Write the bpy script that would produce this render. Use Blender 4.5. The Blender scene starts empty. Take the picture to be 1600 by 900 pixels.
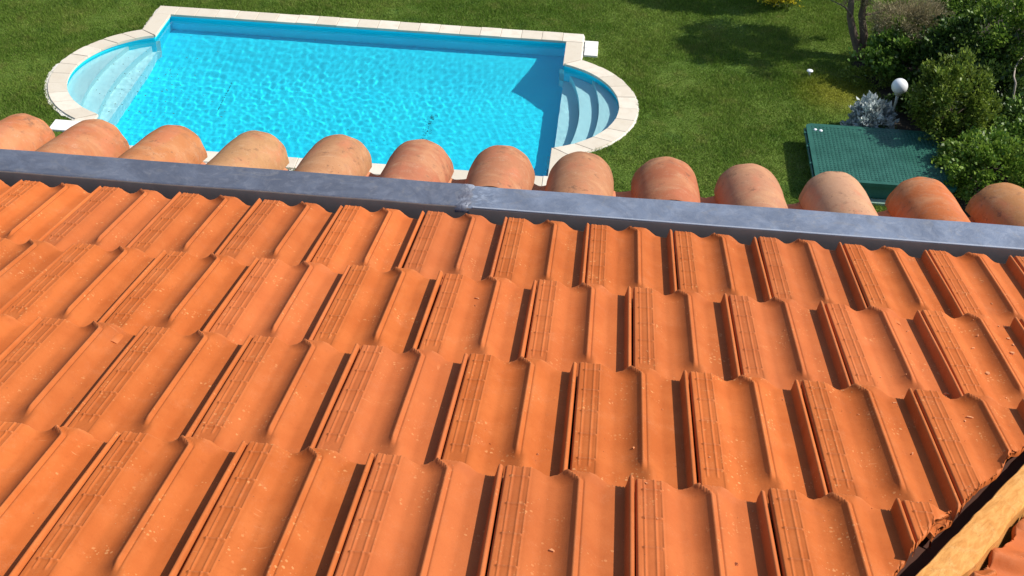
import bpy, bmesh, math, random
import numpy as np
from mathutils import Matrix, Vector
from mathutils.geometry import tessellate_polygon

S = bpy.context.scene
COL = S.collection
R = math.radians
GZ = -9.0                      # level of the coping top; the lawn lies just below
PITCH = R(15.4798)             # pitch of the main roof slope
W, L = 0.23, 0.46866           # width of a roof tile, exposed length of a course

# ------------------------------------------------------------------ camera
CM = ((0.99517781, 0.09357998, 0.02939234), (0.07920243, -0.58987916, -0.80359788), (-0.05786275, 0.80205072, -0.59444641))
CP = Vector((0.4636214, -3.00443668, 1.98247737))
FPX = 2025.0
cam = bpy.data.objects.new('camera', bpy.data.cameras.new('camera')); COL.objects.link(cam); S.camera = cam
m4 = Matrix.Identity(4)
for i in range(3):
    m4[i][0] = CM[0][i]; m4[i][1] = -CM[1][i]; m4[i][2] = -CM[2][i]
m4.translation = CP
cam.matrix_world = m4
cam.data.sensor_width = 36; cam.data.lens = 36*FPX/1600; cam.data.clip_end = 3000; cam.data.clip_start = .05

# ------------------------------------------------------------------ light
EL = R(44)
SUN_DIR = Vector((.975*math.cos(EL), .222*math.cos(EL), math.sin(EL))).normalized()
world = bpy.data.worlds.new('World'); S.world = world; world.use_nodes = True
_nt = world.node_tree; _bg = _nt.nodes['Background']; _sk = _nt.nodes.new('ShaderNodeTexSky')
_sk.sky_type = 'NISHITA'; _sk.sun_disc = False; _sk.sun_elevation = EL; _sk.sun_rotation = math.atan2(SUN_DIR.x, SUN_DIR.y)
_nt.links.new(_sk.outputs[0], _bg.inputs[0]); _bg.inputs[1].default_value = .13
sun = bpy.data.objects.new('sun', bpy.data.lights.new('sun', 'SUN')); COL.objects.link(sun)
sun.data.energy = 4.8; sun.data.angle = R(.5); sun.data.color = (1, .95, .87)
sun.rotation_euler = SUN_DIR.to_track_quat('Z', 'Y').to_euler()
sun.data.cycles.is_caustics_light = True
S.view_settings.view_transform = 'Standard'; S.view_settings.look = 'None'; S.view_settings.gamma = 1
S.view_settings.exposure = 0.25
S.cycles.caustics_refractive = True; S.cycles.caustics_reflective = False
S.cycles.max_bounces = 10; S.cycles.transmission_bounces = 8; S.cycles.transparent_max_bounces = 8

# ------------------------------------------------------------------ helpers
def at(px, py, z):
    "the point of height z seen at pixel (px, py) of the 1600x900 photograph"
    u, v = (px-800)/FPX, (py-450)/FPX
    d = Vector([u*CM[0][i]+v*CM[1][i]+CM[2][i] for i in range(3)])
    return CP + d*((z-CP.z)/d.z)

def tag(o, label=None, cat=None, group=None, kind=None):
    if label: o['label'] = label
    if cat: o['category'] = cat
    if group: o['group'] = group
    if kind: o['kind'] = kind
    return o

def link(name, me, parent=None, mats=()):
    o = bpy.data.objects.new(name, me); COL.objects.link(o)
    for m in mats: me.materials.append(m)
    if parent: o.parent = parent
    return o

def empty(name, loc=(0, 0, 0)):
    o = bpy.data.objects.new(name, None); COL.objects.link(o); o.location = loc; o.empty_display_size = .1
    return o

def pyd(name, v, f, mat, parent=None, smooth=False):
    me = bpy.data.meshes.new(name); me.from_pydata([tuple(p) for p in v], [], [tuple(p) for p in f]); me.update()
    if smooth: me.shade_smooth()
    return link(name, me, parent, [mat] if mat else [])

def tri_mesh(name, V, nper, mat, parent=None, faces=None):
    "fast mesh of many separate polygons of nper corners each; V is (n*nper, 3)"
    V = np.ascontiguousarray(V, dtype=np.float32); n = len(V)//nper
    me = bpy.data.meshes.new(name)
    me.vertices.add(len(V)); me.vertices.foreach_set('co', V.ravel())
    me.loops.add(len(V)); me.loops.foreach_set('vertex_index', np.arange(len(V), dtype=np.int32))
    me.polygons.add(n); me.polygons.foreach_set('loop_start', np.arange(0, n*nper, nper, dtype=np.int32))
    me.update(calc_edges=True); me.validate()
    return link(name, me, parent, [mat])

def grid_mesh(name, P, mat, parent=None, smooth=True, keep=None):
    ny, nx = P.shape[:2]
    f = []
    for j in range(ny-1):
        for i in range(nx-1):
            if keep is None or keep[j, i]:
                a = j*nx+i; f.append((a, a+1, a+nx+1, a+nx))
    me = bpy.data.meshes.new(name); me.from_pydata(P.reshape(-1, 3).tolist(), [], f)
    if keep is not None:
        bm = bmesh.new(); bm.from_mesh(me)
        bmesh.ops.delete(bm, geom=[v for v in bm.verts if not v.link_faces], context='VERTS'); bm.to_mesh(me); bm.free()
    me.update()
    if smooth: me.shade_smooth()
    return link(name, me, parent, [mat])

def box_bm(bm, x0, x1, y0, y1, z0, z1, bev=0.0, seg=1):
    vs = [bm.verts.new(p) for p in ((x0,y0,z0),(x1,y0,z0),(x1,y1,z0),(x0,y1,z0),(x0,y0,z1),(x1,y0,z1),(x1,y1,z1),(x0,y1,z1))]
    fs = [bm.faces.new([vs[i] for i in q]) for q in ((3,2,1,0),(4,5,6,7),(0,1,5,4),(1,2,6,5),(2,3,7,6),(3,0,4,7))]
    if bev:
        es = list({e for f in fs for e in f.edges})
        bmesh.ops.bevel(bm, geom=es, offset=bev, segments=seg, affect='EDGES', profile=.5)

def bm_obj(name, bm, mat, parent=None, smooth=False):
    bmesh.ops.recalc_face_normals(bm, faces=bm.faces)
    me = bpy.data.meshes.new(name); bm.to_mesh(me); bm.free()
    if smooth: me.shade_smooth()
    return link(name, me, parent, [mat])

def tube(bm, pts, radii, n=8, cap=True):
    pts = [Vector(p) for p in pts]; rings = []
    for i, p in enumerate(pts):
        t = (pts[min(i+1, len(pts)-1)]-pts[max(i-1, 0)]).normalized()
        a = t.orthogonal().normalized() if i == 0 else (a - t*a.dot(t)).normalized()
        b = t.cross(a)
        rings.append([bm.verts.new(p+(a*math.cos(q)+b*math.sin(q))*radii[i]) for q in [2*math.pi*k/n for k in range(n)]])
    for r0, r1 in zip(rings, rings[1:]):
        for k in range(n): bm.faces.new((r0[k], r0[(k+1) % n], r1[(k+1) % n], r1[k]))
    if cap:
        bm.faces.new(rings[0][::-1]); bm.faces.new(rings[-1])

def lathe(bm, prof, c, n=24):
    rings = []
    for r, z in prof:
        rings.append([bm.verts.new((c[0]+r*math.cos(2*math.pi*k/n), c[1]+r*math.sin(2*math.pi*k/n), c[2]+z)) for k in range(n)] if r > 1e-6 else [bm.verts.new((c[0], c[1], c[2]+z))])
    for a, b in zip(rings, rings[1:]):
        for k in range(n):
            k2 = (k+1) % n
            if len(a) == 1: bm.faces.new((a[0], b[k], b[k2]))
            elif len(b) == 1: bm.faces.new((a[k], a[k2], b[0]))
            else: bm.faces.new((a[k], a[k2], b[k2], b[k]))

# ------------------------------------------------------------------ materials
class NT:
    "small node-tree writer"
    def __init__(self, name, rough=.8, spec=.3):
        self.m = bpy.data.materials.new(name); self.m.use_nodes = True
        self.t = self.m.node_tree; self.b = self.t.nodes['Principled BSDF']
        self.b.inputs['Roughness'].default_value = rough; self.b.inputs['Specular IOR Level'].default_value = spec
        self.out = self.t.nodes['Material Output']
    def n(self, kind, **kw):
        o = self.t.nodes.new(kind)
        for k, v in kw.items(): setattr(o, k, v)
        return o
    def put(self, sock, v):
        if isinstance(v, bpy.types.NodeSocket): self.t.links.new(v, sock)
        elif isinstance(v, (tuple, list)) and len(v) == 3 and sock.type == 'RGBA': sock.default_value = (*v, 1)
        else: sock.default_value = v
    def math(self, op, a, b=0.0, clamp=False):
        o = self.n('ShaderNodeMath', operation=op, use_clamp=clamp); self.put(o.inputs[0], a); self.put(o.inputs[1], b); return o.outputs[0]
    def mix(self, fac, a, b, blend='MIX'):
        o = self.n('ShaderNodeMix', data_type='RGBA', blend_type=blend)
        self.put(o.inputs[0], fac); self.put(o.inputs[6], a); self.put(o.inputs[7], b); return o.outputs[2]
    def ramp(self, x, lo, hi, a=0.0, b=1.0):
        o = self.n('ShaderNodeMapRange', interpolation_type='SMOOTHSTEP'); self.put(o.inputs[0], x)
        for i, v in enumerate((lo, hi, a, b)): o.inputs[i+1].default_value = v
        return o.outputs[0]
    def obj(self, rnd=True):
        "object coordinates, shifted by a random vector per object"
        tc = self.n('ShaderNodeTexCoord').outputs['Object']
        if not rnd: return tc
        oi = self.n('ShaderNodeObjectInfo').outputs['Random']
        o = self.n('ShaderNodeVectorMath', operation='MULTIPLY_ADD'); self.put(o.inputs[0], oi); o.inputs[1].default_value = (37, 61, 83); self.put(o.inputs[2], tc)
        return o.outputs[0]
    def rnd(self): return self.n('ShaderNodeObjectInfo').outputs['Random']
    def noise(self, co, scale, detail=4, rough=.55, dist=0.0):
        o = self.n('ShaderNodeTexNoise'); self.put(o.inputs['Vector'], co); o.inputs['Scale'].default_value = scale
        o.inputs['Detail'].default_value = detail; o.inputs['Roughness'].default_value = rough; o.inputs['Distortion'].default_value = dist
        return o.outputs['Fac']
    def scale(self, co, s):
        o = self.n('ShaderNodeVectorMath', operation='MULTIPLY'); self.put(o.inputs[0], co); o.inputs[1].default_value = s; return o.outputs[0]
    def voro(self, co, scale, feature='F1', rand=1.0):
        o = self.n('ShaderNodeTexVoronoi', feature=feature); self.put(o.inputs['Vector'], co); o.inputs['Scale'].default_value = scale
        o.inputs['Randomness'].default_value = rand
        return o
    def bump(self, h, strength=.4, dist=.01):
        o = self.n('ShaderNodeBump'); o.inputs['Strength'].default_value = strength; o.inputs['Distance'].default_value = dist
        self.put(o.inputs['Height'], h); self.put(self.b.inputs['Normal'], o.outputs[0])
    def color(self, c): self.put(self.b.inputs['Base Color'], c); return self.m
    def val(self, c, v):
        o = self.n('ShaderNodeHueSaturation'); self.put(o.inputs['Color'], c); self.put(o.inputs['Value'], v); return o.outputs[0]

def simple(name, c, rough=.7, metal=0.0, var=.15, scale=30, bump=.15, spec=.3):
    k = NT(name, rough, spec); co = k.obj()
    k.b.inputs['Metallic'].default_value = metal
    n = k.noise(co, scale)
    k.bump(n, bump, .004)
    return k.color(k.val(c, k.math('ADD', k.math('MULTIPLY', n, 2*var), 1-var)))

def tile_material():
    k = NT('terracotta_tile', .7, .14); co = k.obj(); r = k.rnd()
    n1 = k.noise(co, 9, 5); n2 = k.noise(co, 70, 5, .65); n3 = k.noise(k.scale(co, (1, .25, 1)), 26, 3)
    c = k.mix(k.ramp(n1, .3, .7), (.405, .095, .018), (.47, .122, .027))
    c = k.mix(k.math('MULTIPLY', k.ramp(n3, .55, .75), .35), c, (.49, .145, .038))
    c = k.mix(k.math('MULTIPLY', k.ramp(n2, .52, .8), .5), c, (.34, .076, .013))
    # pale lime splashes and drips: small irregular spots, in patches
    v1 = k.voro(co, 95); v2 = k.voro(co, 170)
    wob = k.math('MULTIPLY', k.math('SUBTRACT', k.noise(co, 240, 2), .5), .35)
    patch = k.ramp(k.noise(co, 13, 3), .50, .66)
    col1 = k.n('ShaderNodeSeparateColor'); k.put(col1.inputs[0], v1.outputs['Color'])
    col2 = k.n('ShaderNodeSeparateColor'); k.put(col2.inputs[0], v2.outputs['Color'])
    s1 = k.math('MULTIPLY', k.ramp(k.math('ADD', v1.outputs['Distance'], wob), .22, .32, 1, 0), k.ramp(col1.outputs[0], .66, .70))
    s2 = k.math('MULTIPLY', k.ramp(k.math('ADD', v2.outputs['Distance'], wob), .2, .32, 1, 0), k.ramp(col2.outputs[0], .72, .76))
    sp = k.math('MULTIPLY', k.math('MAXIMUM', s1, s2), k.math('MULTIPLY', patch, .55))
    c = k.mix(sp, c, (.70, .34, .13))
    # fine scratches across the tile
    scr = k.noise(k.scale(co, (14, 210, 30)), 1.0, 2)
    c = k.mix(k.math('MULTIPLY', k.ramp(scr, .70, .76), k.math('MULTIPLY', k.ramp(k.noise(co, 11, 2), .5, .7), .5)), c, (.80, .40, .18))
    # dark specks
    v3 = k.voro(co, 60); col3 = k.n('ShaderNodeSeparateColor'); k.put(col3.inputs[0], v3.outputs['Color'])
    s3 = k.math('MULTIPLY', k.ramp(v3.outputs['Distance'], .05, .10, 1, 0), k.ramp(col3.outputs[1], .86, .88))
    c = k.mix(k.math('MULTIPLY', s3, .75), c, (.13, .04, .02))
    pt = k.n('ShaderNodeNewGeometry').outputs['Pointiness']
    c = k.mix(k.math('MULTIPLY', k.ramp(pt, .505, .56), .45), c, (.58, .20, .075))
    # long faint water stains and a dusty film, different on every tile
    st = k.math('MULTIPLY', k.ramp(k.noise(k.scale(co, (34, 3.2, 10)), 1.0, 5, .65), .52, .72), k.ramp(k.noise(co, 6, 3), .40, .62))
    c = k.mix(k.math('MULTIPLY', st, .26), c, (.27, .075, .022))
    du = k.math('MULTIPLY', k.ramp(k.noise(co, 15, 6, .7), .50, .74), k.ramp(k.noise(co, 320, 3, .7), .40, .62))
    c = k.mix(k.math('MULTIPLY', du, .35), c, (.55, .22, .10))
    r2 = k.math('FRACT', k.math('MULTIPLY', r, 17.3))
    c = k.mix(k.math('MULTIPLY', k.ramp(r2, .45, 1.0), .32), c, (.44, .125, .048))
    v = k.math('ADD', k.math('MULTIPLY', r, .20), .88)
    k.bump(k.math('ADD', n2, k.math('MULTIPLY', sp, .8)), .30, .0025)
    return k.color(k.val(c, v))
TILE = tile_material()

def coppo_material():
    k = NT('old_clay_tile', .8, .2); co = k.obj()
    oc = k.n('ShaderNodeObjectInfo').outputs['Color']
    n1 = k.noise(co, 8, 5, .6, .6); n2 = k.noise(co, 45, 6, .7); n3 = k.noise(k.scale(co, (1, .3, 1)), 16, 4)
    c = k.mix(k.ramp(n1, .42, .70), oc, k.mix(.45, oc, (.52, .28, .14)))
    c = k.mix(k.math('MULTIPLY', k.ramp(n3, .5, .72), .5), c, (.48, .15, .075))
    c = k.mix(k.math('MULTIPLY', k.ramp(n2, .52, .76), .6), c, (.30, .14, .085))
    d = k.math('MULTIPLY', k.ramp(k.noise(k.scale(co, (1, .6, 1)), 42, 5, .65), .56, .66), k.ramp(k.noise(co, 7, 2), .44, .62))
    c = k.mix(k.math('MULTIPLY', d, .55), c, (.10, .06, .04))
    tcy = k.n('ShaderNodeSeparateXYZ'); k.put(tcy.inputs[0], k.n('ShaderNodeTexCoord').outputs['Object'])
    end = k.math('MULTIPLY', k.ramp(tcy.outputs[1], .30, .45), k.ramp(k.noise(co, 22, 6, .72), .46, .66))
    c = k.mix(k.math('MULTIPLY', end, .55), c, (.17, .085, .05))
    dust = k.math('MULTIPLY', k.ramp(k.noise(co, 26, 6, .7), .5, .72), k.ramp(k.noise(co, 210, 3, .7), .38, .62))
    c = k.mix(k.math('MULTIPLY', dust, .45), c, (.50, .34, .22))
    v3 = k.voro(co, 70); col3 = k.n('ShaderNodeSeparateColor'); k.put(col3.inputs[0], v3.outputs['Color'])
    s3 = k.math('MULTIPLY', k.ramp(v3.outputs['Distance'], .08, .16, 1, 0), k.ramp(col3.outputs[1], .87, .89))
    c = k.mix(k.math('MULTIPLY', s3, .8), c, (.10, .055, .03))
    k.bump(k.math('ADD', n2, k.math('MULTIPLY', n1, .6)), .35, .004)
    return k.color(c)
COPPO = coppo_material()

def zinc_material(name, a, b, scrape=None):
    k = NT(name, .5, .5); co = k.obj()
    k.b.inputs['Metallic'].default_value = .55
    n1 = k.noise(co, 7, 5, .6, 1.2); n2 = k.noise(co, 34, 5, .6, .8); n3 = k.noise(co, 160, 2)
    v = k.voro(k.scale(co, (1, 1.4, 1)), 17, 'DISTANCE_TO_EDGE')
    c = k.mix(k.ramp(n1, .35, .66), a, b)
    c = k.mix(k.math('MULTIPLY', k.ramp(n2, .5, .75), .22), c, (.36, .37, .41))
    c = k.mix(k.math('MULTIPLY', k.ramp(k.noise(co, 12, 4, .6, 2.0), .56, .66), .25), c, (.33, .30, .27))
    c = k.mix(k.math('MULTIPLY', k.ramp(n3, .62, .75), .3), c, (.10, .11, .14))
    if scrape is not None:      # pale rubbed patch beside the soldered joint
        sx = k.n('ShaderNodeSeparateXYZ'); k.put(sx.inputs[0], k.n('ShaderNodeTexCoord').outputs['Object'])
        dx = k.math('ABSOLUTE', k.math('SUBTRACT', sx.outputs[0], scrape)); rub = k.noise(k.scale(co, (1, 2.2, 1)), 26, 5, .7, 1.0)
        c = k.mix(k.math('MULTIPLY', k.ramp(dx, .0, .09, .6, 0), k.ramp(rub, .48, .62)), c, (.50, .56, .64))
    k.put(k.b.inputs['Roughness'], k.ramp(n2, .3, .7, .40, .58))
    k.bump(k.math('ADD', n1, k.math('MULTIPLY', n2, .3)), .25, .008)
    return k.color(c)
ZINC = zinc_material('zinc', (.145, .155, .19), (.20, .215, .26))
SOLDER = zinc_material('solder', (.16, .16, .19), (.45, .47, .52))
ZINC_INNER = simple('inner_zinc', (.55, .43, .32), .6, 0, .2, 24)  # inner gutter face: colour raised and warmed to lift it out of shade
ZINC_LIGHT = zinc_material('newer_zinc', (.205, .23, .285), (.27, .305, .375), at(750, 302, -.0165).x)

def stone_material():
    k = NT('coping_stone', .85, .2); co = k.obj(); r = k.rnd()
    n1 = k.noise(co, 5, 5); n2 = k.noise(co, 60, 4, .7)
    c = k.mix(k.ramp(r, .2, .8), (.58, .515, .41), (.68, .61, .50))
    c = k.mix(k.math('MULTIPLY', k.ramp(n1, .42, .72), .6), c, (.55, .47, .36))
    c = k.mix(k.math('MULTIPLY', k.ramp(n2, .54, .72), .5), c, (.42, .36, .28))
    k.bump(n2, .3, .004)
    return k.color(c)
STONE = stone_material()
CONCRETE = simple('white_concrete', (.72, .67, .59), .9, 0, .22, 22, .5)
LINER = None
def liner_material(name, c, c2):
    k = NT(name, .55, .2); co = k.obj(False)
    return k.color(k.mix(k.ramp(k.noise(co, 1.1, 4), .3, .7), c, c2))
LINER = liner_material('blue_liner', (.012, .74, .96), (.016, .78, .97))
STEP = liner_material('white_step', (.50, .82, .86), (.55, .85, .88))

def water_material():
    m = bpy.data.materials.new('pool_water'); m.use_nodes = True; t = m.node_tree; t.nodes.clear()
    o = t.nodes.new('ShaderNodeOutputMaterial'); g = t.nodes.new('ShaderNodeBsdfGlass')
    g.inputs['IOR'].default_value = 1.33; g.inputs['Roughness'].default_value = 0
    g.inputs['Color'].default_value = (.93, 1, 1, 1)
    t.links.new(g.outputs[0], o.inputs[0]); return m
WATER = water_material()

def lawn_material(name, blades):
    k = NT(name, .75, .15)
    co = k.n('ShaderNodeNewGeometry').outputs['Position']
    n1 = k.noise(co, .55, 4, .6); n2 = k.noise(co, 2.6, 5, .65); n3 = k.noise(co, 30, 3)
    c = k.mix(k.ramp(n1, .35, .65), (.118, .205, .024), (.172, .255, .038))
    c = k.mix(k.math('MULTIPLY', k.ramp(n2, .52, .72), .6), c, (.24, .26, .06))
    c = k.mix(k.math('MULTIPLY', k.ramp(n2, .30, .45, 1, 0), .6), c, (.065, .145, .02))
    # mossy yellow patch near the lamp
    d = k.n('ShaderNodeVectorMath', operation='DISTANCE'); k.put(d.inputs[0], co); d.inputs[1].default_value = (4.75, 18.6, GZ)
    c = k.mix(k.math('MULTIPLY', k.ramp(k.math('ADD', d.outputs['Value'], k.math('MULTIPLY', n2, .8)), .5, 1.5, 1, 0), .65), c, (.30, .27, .02))
    if blades:
        ri = k.n('ShaderNodeNewGeometry').outputs['Random Per Island']
        c = k.val(c, k.ramp(ri, 0, 1, .70, 1.45))
        c = k.mix(k.math('MULTIPLY', k.ramp(ri, .86, .9), .6), c, (.22, .20, .08))
        tr = k.n('ShaderNodeBsdfTranslucent'); k.put(tr.inputs[0], c)
        mx = k.n('ShaderNodeMixShader'); mx.inputs[0].default_value = .3
        k.color(c); k.t.links.new(k.b.outputs[0], mx.inputs[1]); k.t.links.new(tr.outputs[0], mx.inputs[2]); k.t.links.new(mx.outputs[0], k.out.inputs[0])
    else:
        c = k.val(c, k.ramp(n3, .3, .7, .45, .85)); k.bump(n3, .8, .03); k.color(c)
    return k.m
LAWN = lawn_material('lawn', False)
BLADE = lawn_material('grass_blades', True)
SOIL = simple('bed_soil', (.035, .027, .018), .95, 0, .5, 9, 1.0)

def leaf_material(name, c1, c2, gloss=.45, trans=.3, spec=.4):
    k = NT(name, gloss, spec)
    ri = k.n('ShaderNodeNewGeometry').outputs['Random Per Island']
    pos = k.n('ShaderNodeNewGeometry').outputs['Position']
    c = k.mix(k.ramp(ri, 0, 1), c1, c2)
    c = k.val(c, k.ramp(k.noise(pos, 2.5, 3), .3, .7, .75, 1.25))
    tr = k.n('ShaderNodeBsdfTranslucent'); k.put(tr.inputs[0], c)
    mx = k.n('ShaderNodeMixShader'); mx.inputs[0].default_value = trans
    k.color(c); k.t.links.new(k.b.outputs[0], mx.inputs[1]); k.t.links.new(tr.outputs[0], mx.inputs[2]); k.t.links.new(mx.outputs[0], k.out.inputs[0])
    return k.m
BARK = simple('bark', (.13, .10, .075), .95, 0, .4, 14, 1.0)
RENDER = simple('wall_render', (.62, .52, .38), .9, 0, .08, 6, .3)
DECK = simple('dark_roof_deck', (.055, .020, .012), .95)
MORTAR = simple('mortar', (.42, .36, .29), .95, 0, .35, 40, .8)
WHITE_GLOBE = simple('white_globe', (.80, .82, .84), .3, 0, .02, 8, 0, .5)
GREY_PAINT = simple('grey_paint', (.45, .46, .44), .5, .2, .15)

# ================================================================== HOUSE
house = empty('house', (0, -3.2, GZ))
tag(house, 'house roof of orange clay tiles, grey zinc gutter and a row of rounded eave tiles', 'house')
house_inv = Matrix.Translation((0, 3.2, -GZ))
def keep(o, parent):
    "parent without moving: vertices and matrices are given in world space"
    o.parent = parent
    pm = Matrix.Identity(4); p = parent
    chain = []
    while p: chain.append(p); p = p.parent
    for q in reversed(chain): pm = pm @ (q.matrix_parent_inverse @ q.matrix_basis)
    o.matrix_parent_inverse = pm.inverted()
    return o

ROOF = Matrix.Rotation(-PITCH, 4, 'X')            # roof frame: x along the eave, y down the slope, z out of it
P2 = math.atan(.391)
HIP_A = Vector((1.302, -1.115)); HIP_D = Vector((.327, .462)).normalized(); HIP_N = Vector((HIP_D.y, -HIP_D.x))   # HIP_N points to +x
def main_z(y): return -math.tan(PITCH)*y
def side_z(x): return main_z(-1.121) - .391*(x-1.311)
def hip_pt(y): return HIP_A + HIP_D*((y-HIP_A.y)/HIP_D.y)

# body of the house under the roof
XL, XR, YB, YF = -4.6, 2.35, -6.6, .42
b = bmesh.new(); box_bm(b, XL+.3, XR-.25, YB+.3, YF-.02, GZ-.3, -.62)
keep(bm_obj('wall', b, RENDER), house)
# roof decks (board under the tiles)
RY = -3.2; hx = hip_pt(RY).x; rz = main_z(RY)
top = hip_pt(-.02)
dk = -.075
v = [(XL, -.02, main_z(-.02)+dk), (top.x, -.02, main_z(-.02)+dk), (hx, RY, rz+dk), (XL, RY, rz+dk)]
roof = keep(pyd('roof', v, [(0, 1, 2, 3)], DECK), house)
v = [(top.x, -.02, main_z(-.02)+dk-.004), (top.x, -6.4, side_z(top.x)+dk-.004), (hx, -6.4, side_z(hx)+dk-.004), (hx-.05, RY, side_z(hx-.05)+dk-.004), (top.x-.05, -.02, side_z(top.x-.05)+dk-.004)]
hip_roof = keep(pyd('hip_roof', v, [(0, 1, 2, 3, 4)], DECK), house)
v = [(XL, RY, rz+dk), (hx, RY, rz+dk), (hx, -6.4, 0), (XL, -6.4, 0)]
keep(pyd('back_roof', v, [(0, 1, 2, 3)], TILE), house)

# ---------------------------------------------------------------- the interlocking clay tile
def sm(x, a, b):
    x = np.clip((x-a)/(b-a), 0, 1); return x*x*(3-2*x)

def scoop(s, a, b):
    "hollow that falls off quickly at a and levels out at b"
    x = np.clip((s-a)/(b-a), 0, 1); return (1-(1-x)**2)*sm(x, -.05, .22)

def tile_height(s, t):
    "height of the tile at fraction s of its width and t metres above its lower edge"
    def corner(r): return r*(1-np.sqrt(np.clip(1-np.clip((r-t)/r, 0, 1)**2, 0, 1)))/W
    fade = 1-sm(t, .372, .412)
    c1 = .105*(1-sm(t, -.003, .036)); c2 = .065*(1-sm(t, -.004, .034)); c3 = 0
    sb = .580-c1
    # first pan
    d1 = -.0014*sm(s, .205, .220)-.0165*(.88*sm(s, .206, .355)+.12*sm(s, .30, .45))
    u1 = np.clip((s-(sb-.185))/.173, 0, 1)**2.2
    z_first = d1*(1-u1)
    # second pan
    s2 = .615+c2
    d2 = -.0010*sm(s, sb+.02, s2)-.0230*(.86*sm(s, s2-.014, s2+.150)+.14*sm(s, s2+.08, .90))
    u2 = sm(s, .928, .962)
    z_second = d2*(1-u2)
    z_sharp = np.where(s < sb, z_first, z_second)
    # towards its head the middle ridge dies into a smooth hollow
    soft = -.0165*(.88*sm(s, .206, .355)+.12*sm(s, .30, .45))*(1-sm(s, .44, .70)) + np.where(s > .60, d2*(1-u2), 0)*sm(s, .58, .74)
    z = z_sharp*fade + soft*(1-fade)
    z = z + fade*(.0024*np.exp(-((s-sb)/.013)**2) - .0022*np.exp(-((s-sb-.030)/.010)**2)*(1-.5*(t < .02)))
    # rolled lip on the right edge
    z = z + .0018*np.exp(-((s-.970)/.013)**2)
    # ribbed pad on the left
    rf = 1-sm(t, .412, .420)
    rib = np.zeros_like(s)
    for c in (.072, .152): rib = rib + .0014*np.exp(-((s-c)/.0080)**2) - .0003*np.exp(-((s-c-.018)/.009)**2)
    rib = rib + .0004*np.exp(-((s-.030)/.012)**2)
    inb = sm(s, .050, .062)*(1-sm(s, .195, .206))
    for k in range(5):
        rib = rib + (.0034*np.exp(-((t-(.040+.088*k))/.0026)**2) - .0016*np.exp(-((t-(.040+.088*k)+.006)/.003)**2))*inb
    z = z + rib*rf - .0008*inb
    z = z - .0040*(1-sm(t, 0, .007))*sm(s, .885, .95)
    # rounded outer edges
    z = z - .0040*(1-sm(t, 0, .006)) - .0035*(1-sm(s, .010, .024)) - .0035*sm(s, .982, .994)
    return z

S_N = np.unique(np.concatenate([np.linspace(.010, .25, 46), np.linspace(.25, .48, 14), np.linspace(.48, .66, 34), np.linspace(.66, .87, 13), np.linspace(.87, .994, 26)]))
_t = [0, .002, .004, .006, .010, .015, .020, .026, .032, .038]
for k in range(5):
    c = .040+.088*k; _t += [c-.005, c-.0025, c, c+.0025, c+.005]
_t += list(np.linspace(.05, .52, 24)) + [.372, .38, .39, .40, .408, .412, .416, .42, .43]
T_N = np.unique(np.round(np.array(_t), 4))
LT = T_N[-1]
TILT = .046                                       # a tile lies flatter than the roof: its head dips under the next course
def tile_mesh(name, seed):
    rng = np.random.default_rng(seed)
    SS, TT = np.meshgrid(S_N, T_N)
    Z = tile_height(SS, TT) - TILT*TT
    warp = rng.normal(0, .0009, 4)
    Z = Z + warp[0]*np.sin(3.1*SS+seed) + warp[1]*np.cos(7*TT+seed)
    edge = np.where(TT < .012, (rng.normal(0, .0010, SS.shape[1])[None, :]), 0)
    P = np.stack([SS*W, -TT+edge, Z], -1)
    ny, nx = Z.shape
    V = P.reshape(-1, 3).tolist(); F = []
    for j in range(ny-1):
        for i in range(nx-1):
            a = j*nx+i; F.append((a, a+nx, a+nx+1, a+1))
    ring = [i for i in range(nx)] + [j*nx+nx-1 for j in range(1, ny)] + [(ny-1)*nx+i for i in range(nx-2, -1, -1)] + [j*nx for j in range(ny-2, 0, -1)]
    base = len(V)
    for q in ring:
        x, y, z = V[q]; V.append((x, y, z-.0135))
    n = len(ring)
    for i in range(n):
        j = (i+1) % n
        F.append((ring[i], ring[j], base+j, base+i))
    me = bpy.data.meshes.new(name); me.from_pydata(V, [], F); me.update(); me.shade_smooth()
    me.materials.append(TILE)
    try: me.set_sharp_from_angle(angle=R(50))
    except Exception: pass
    return me
TILE_MESHES = [tile_mesh('roof_tile', 11+i) for i in range(5)]
rnd = random.Random(5)

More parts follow.
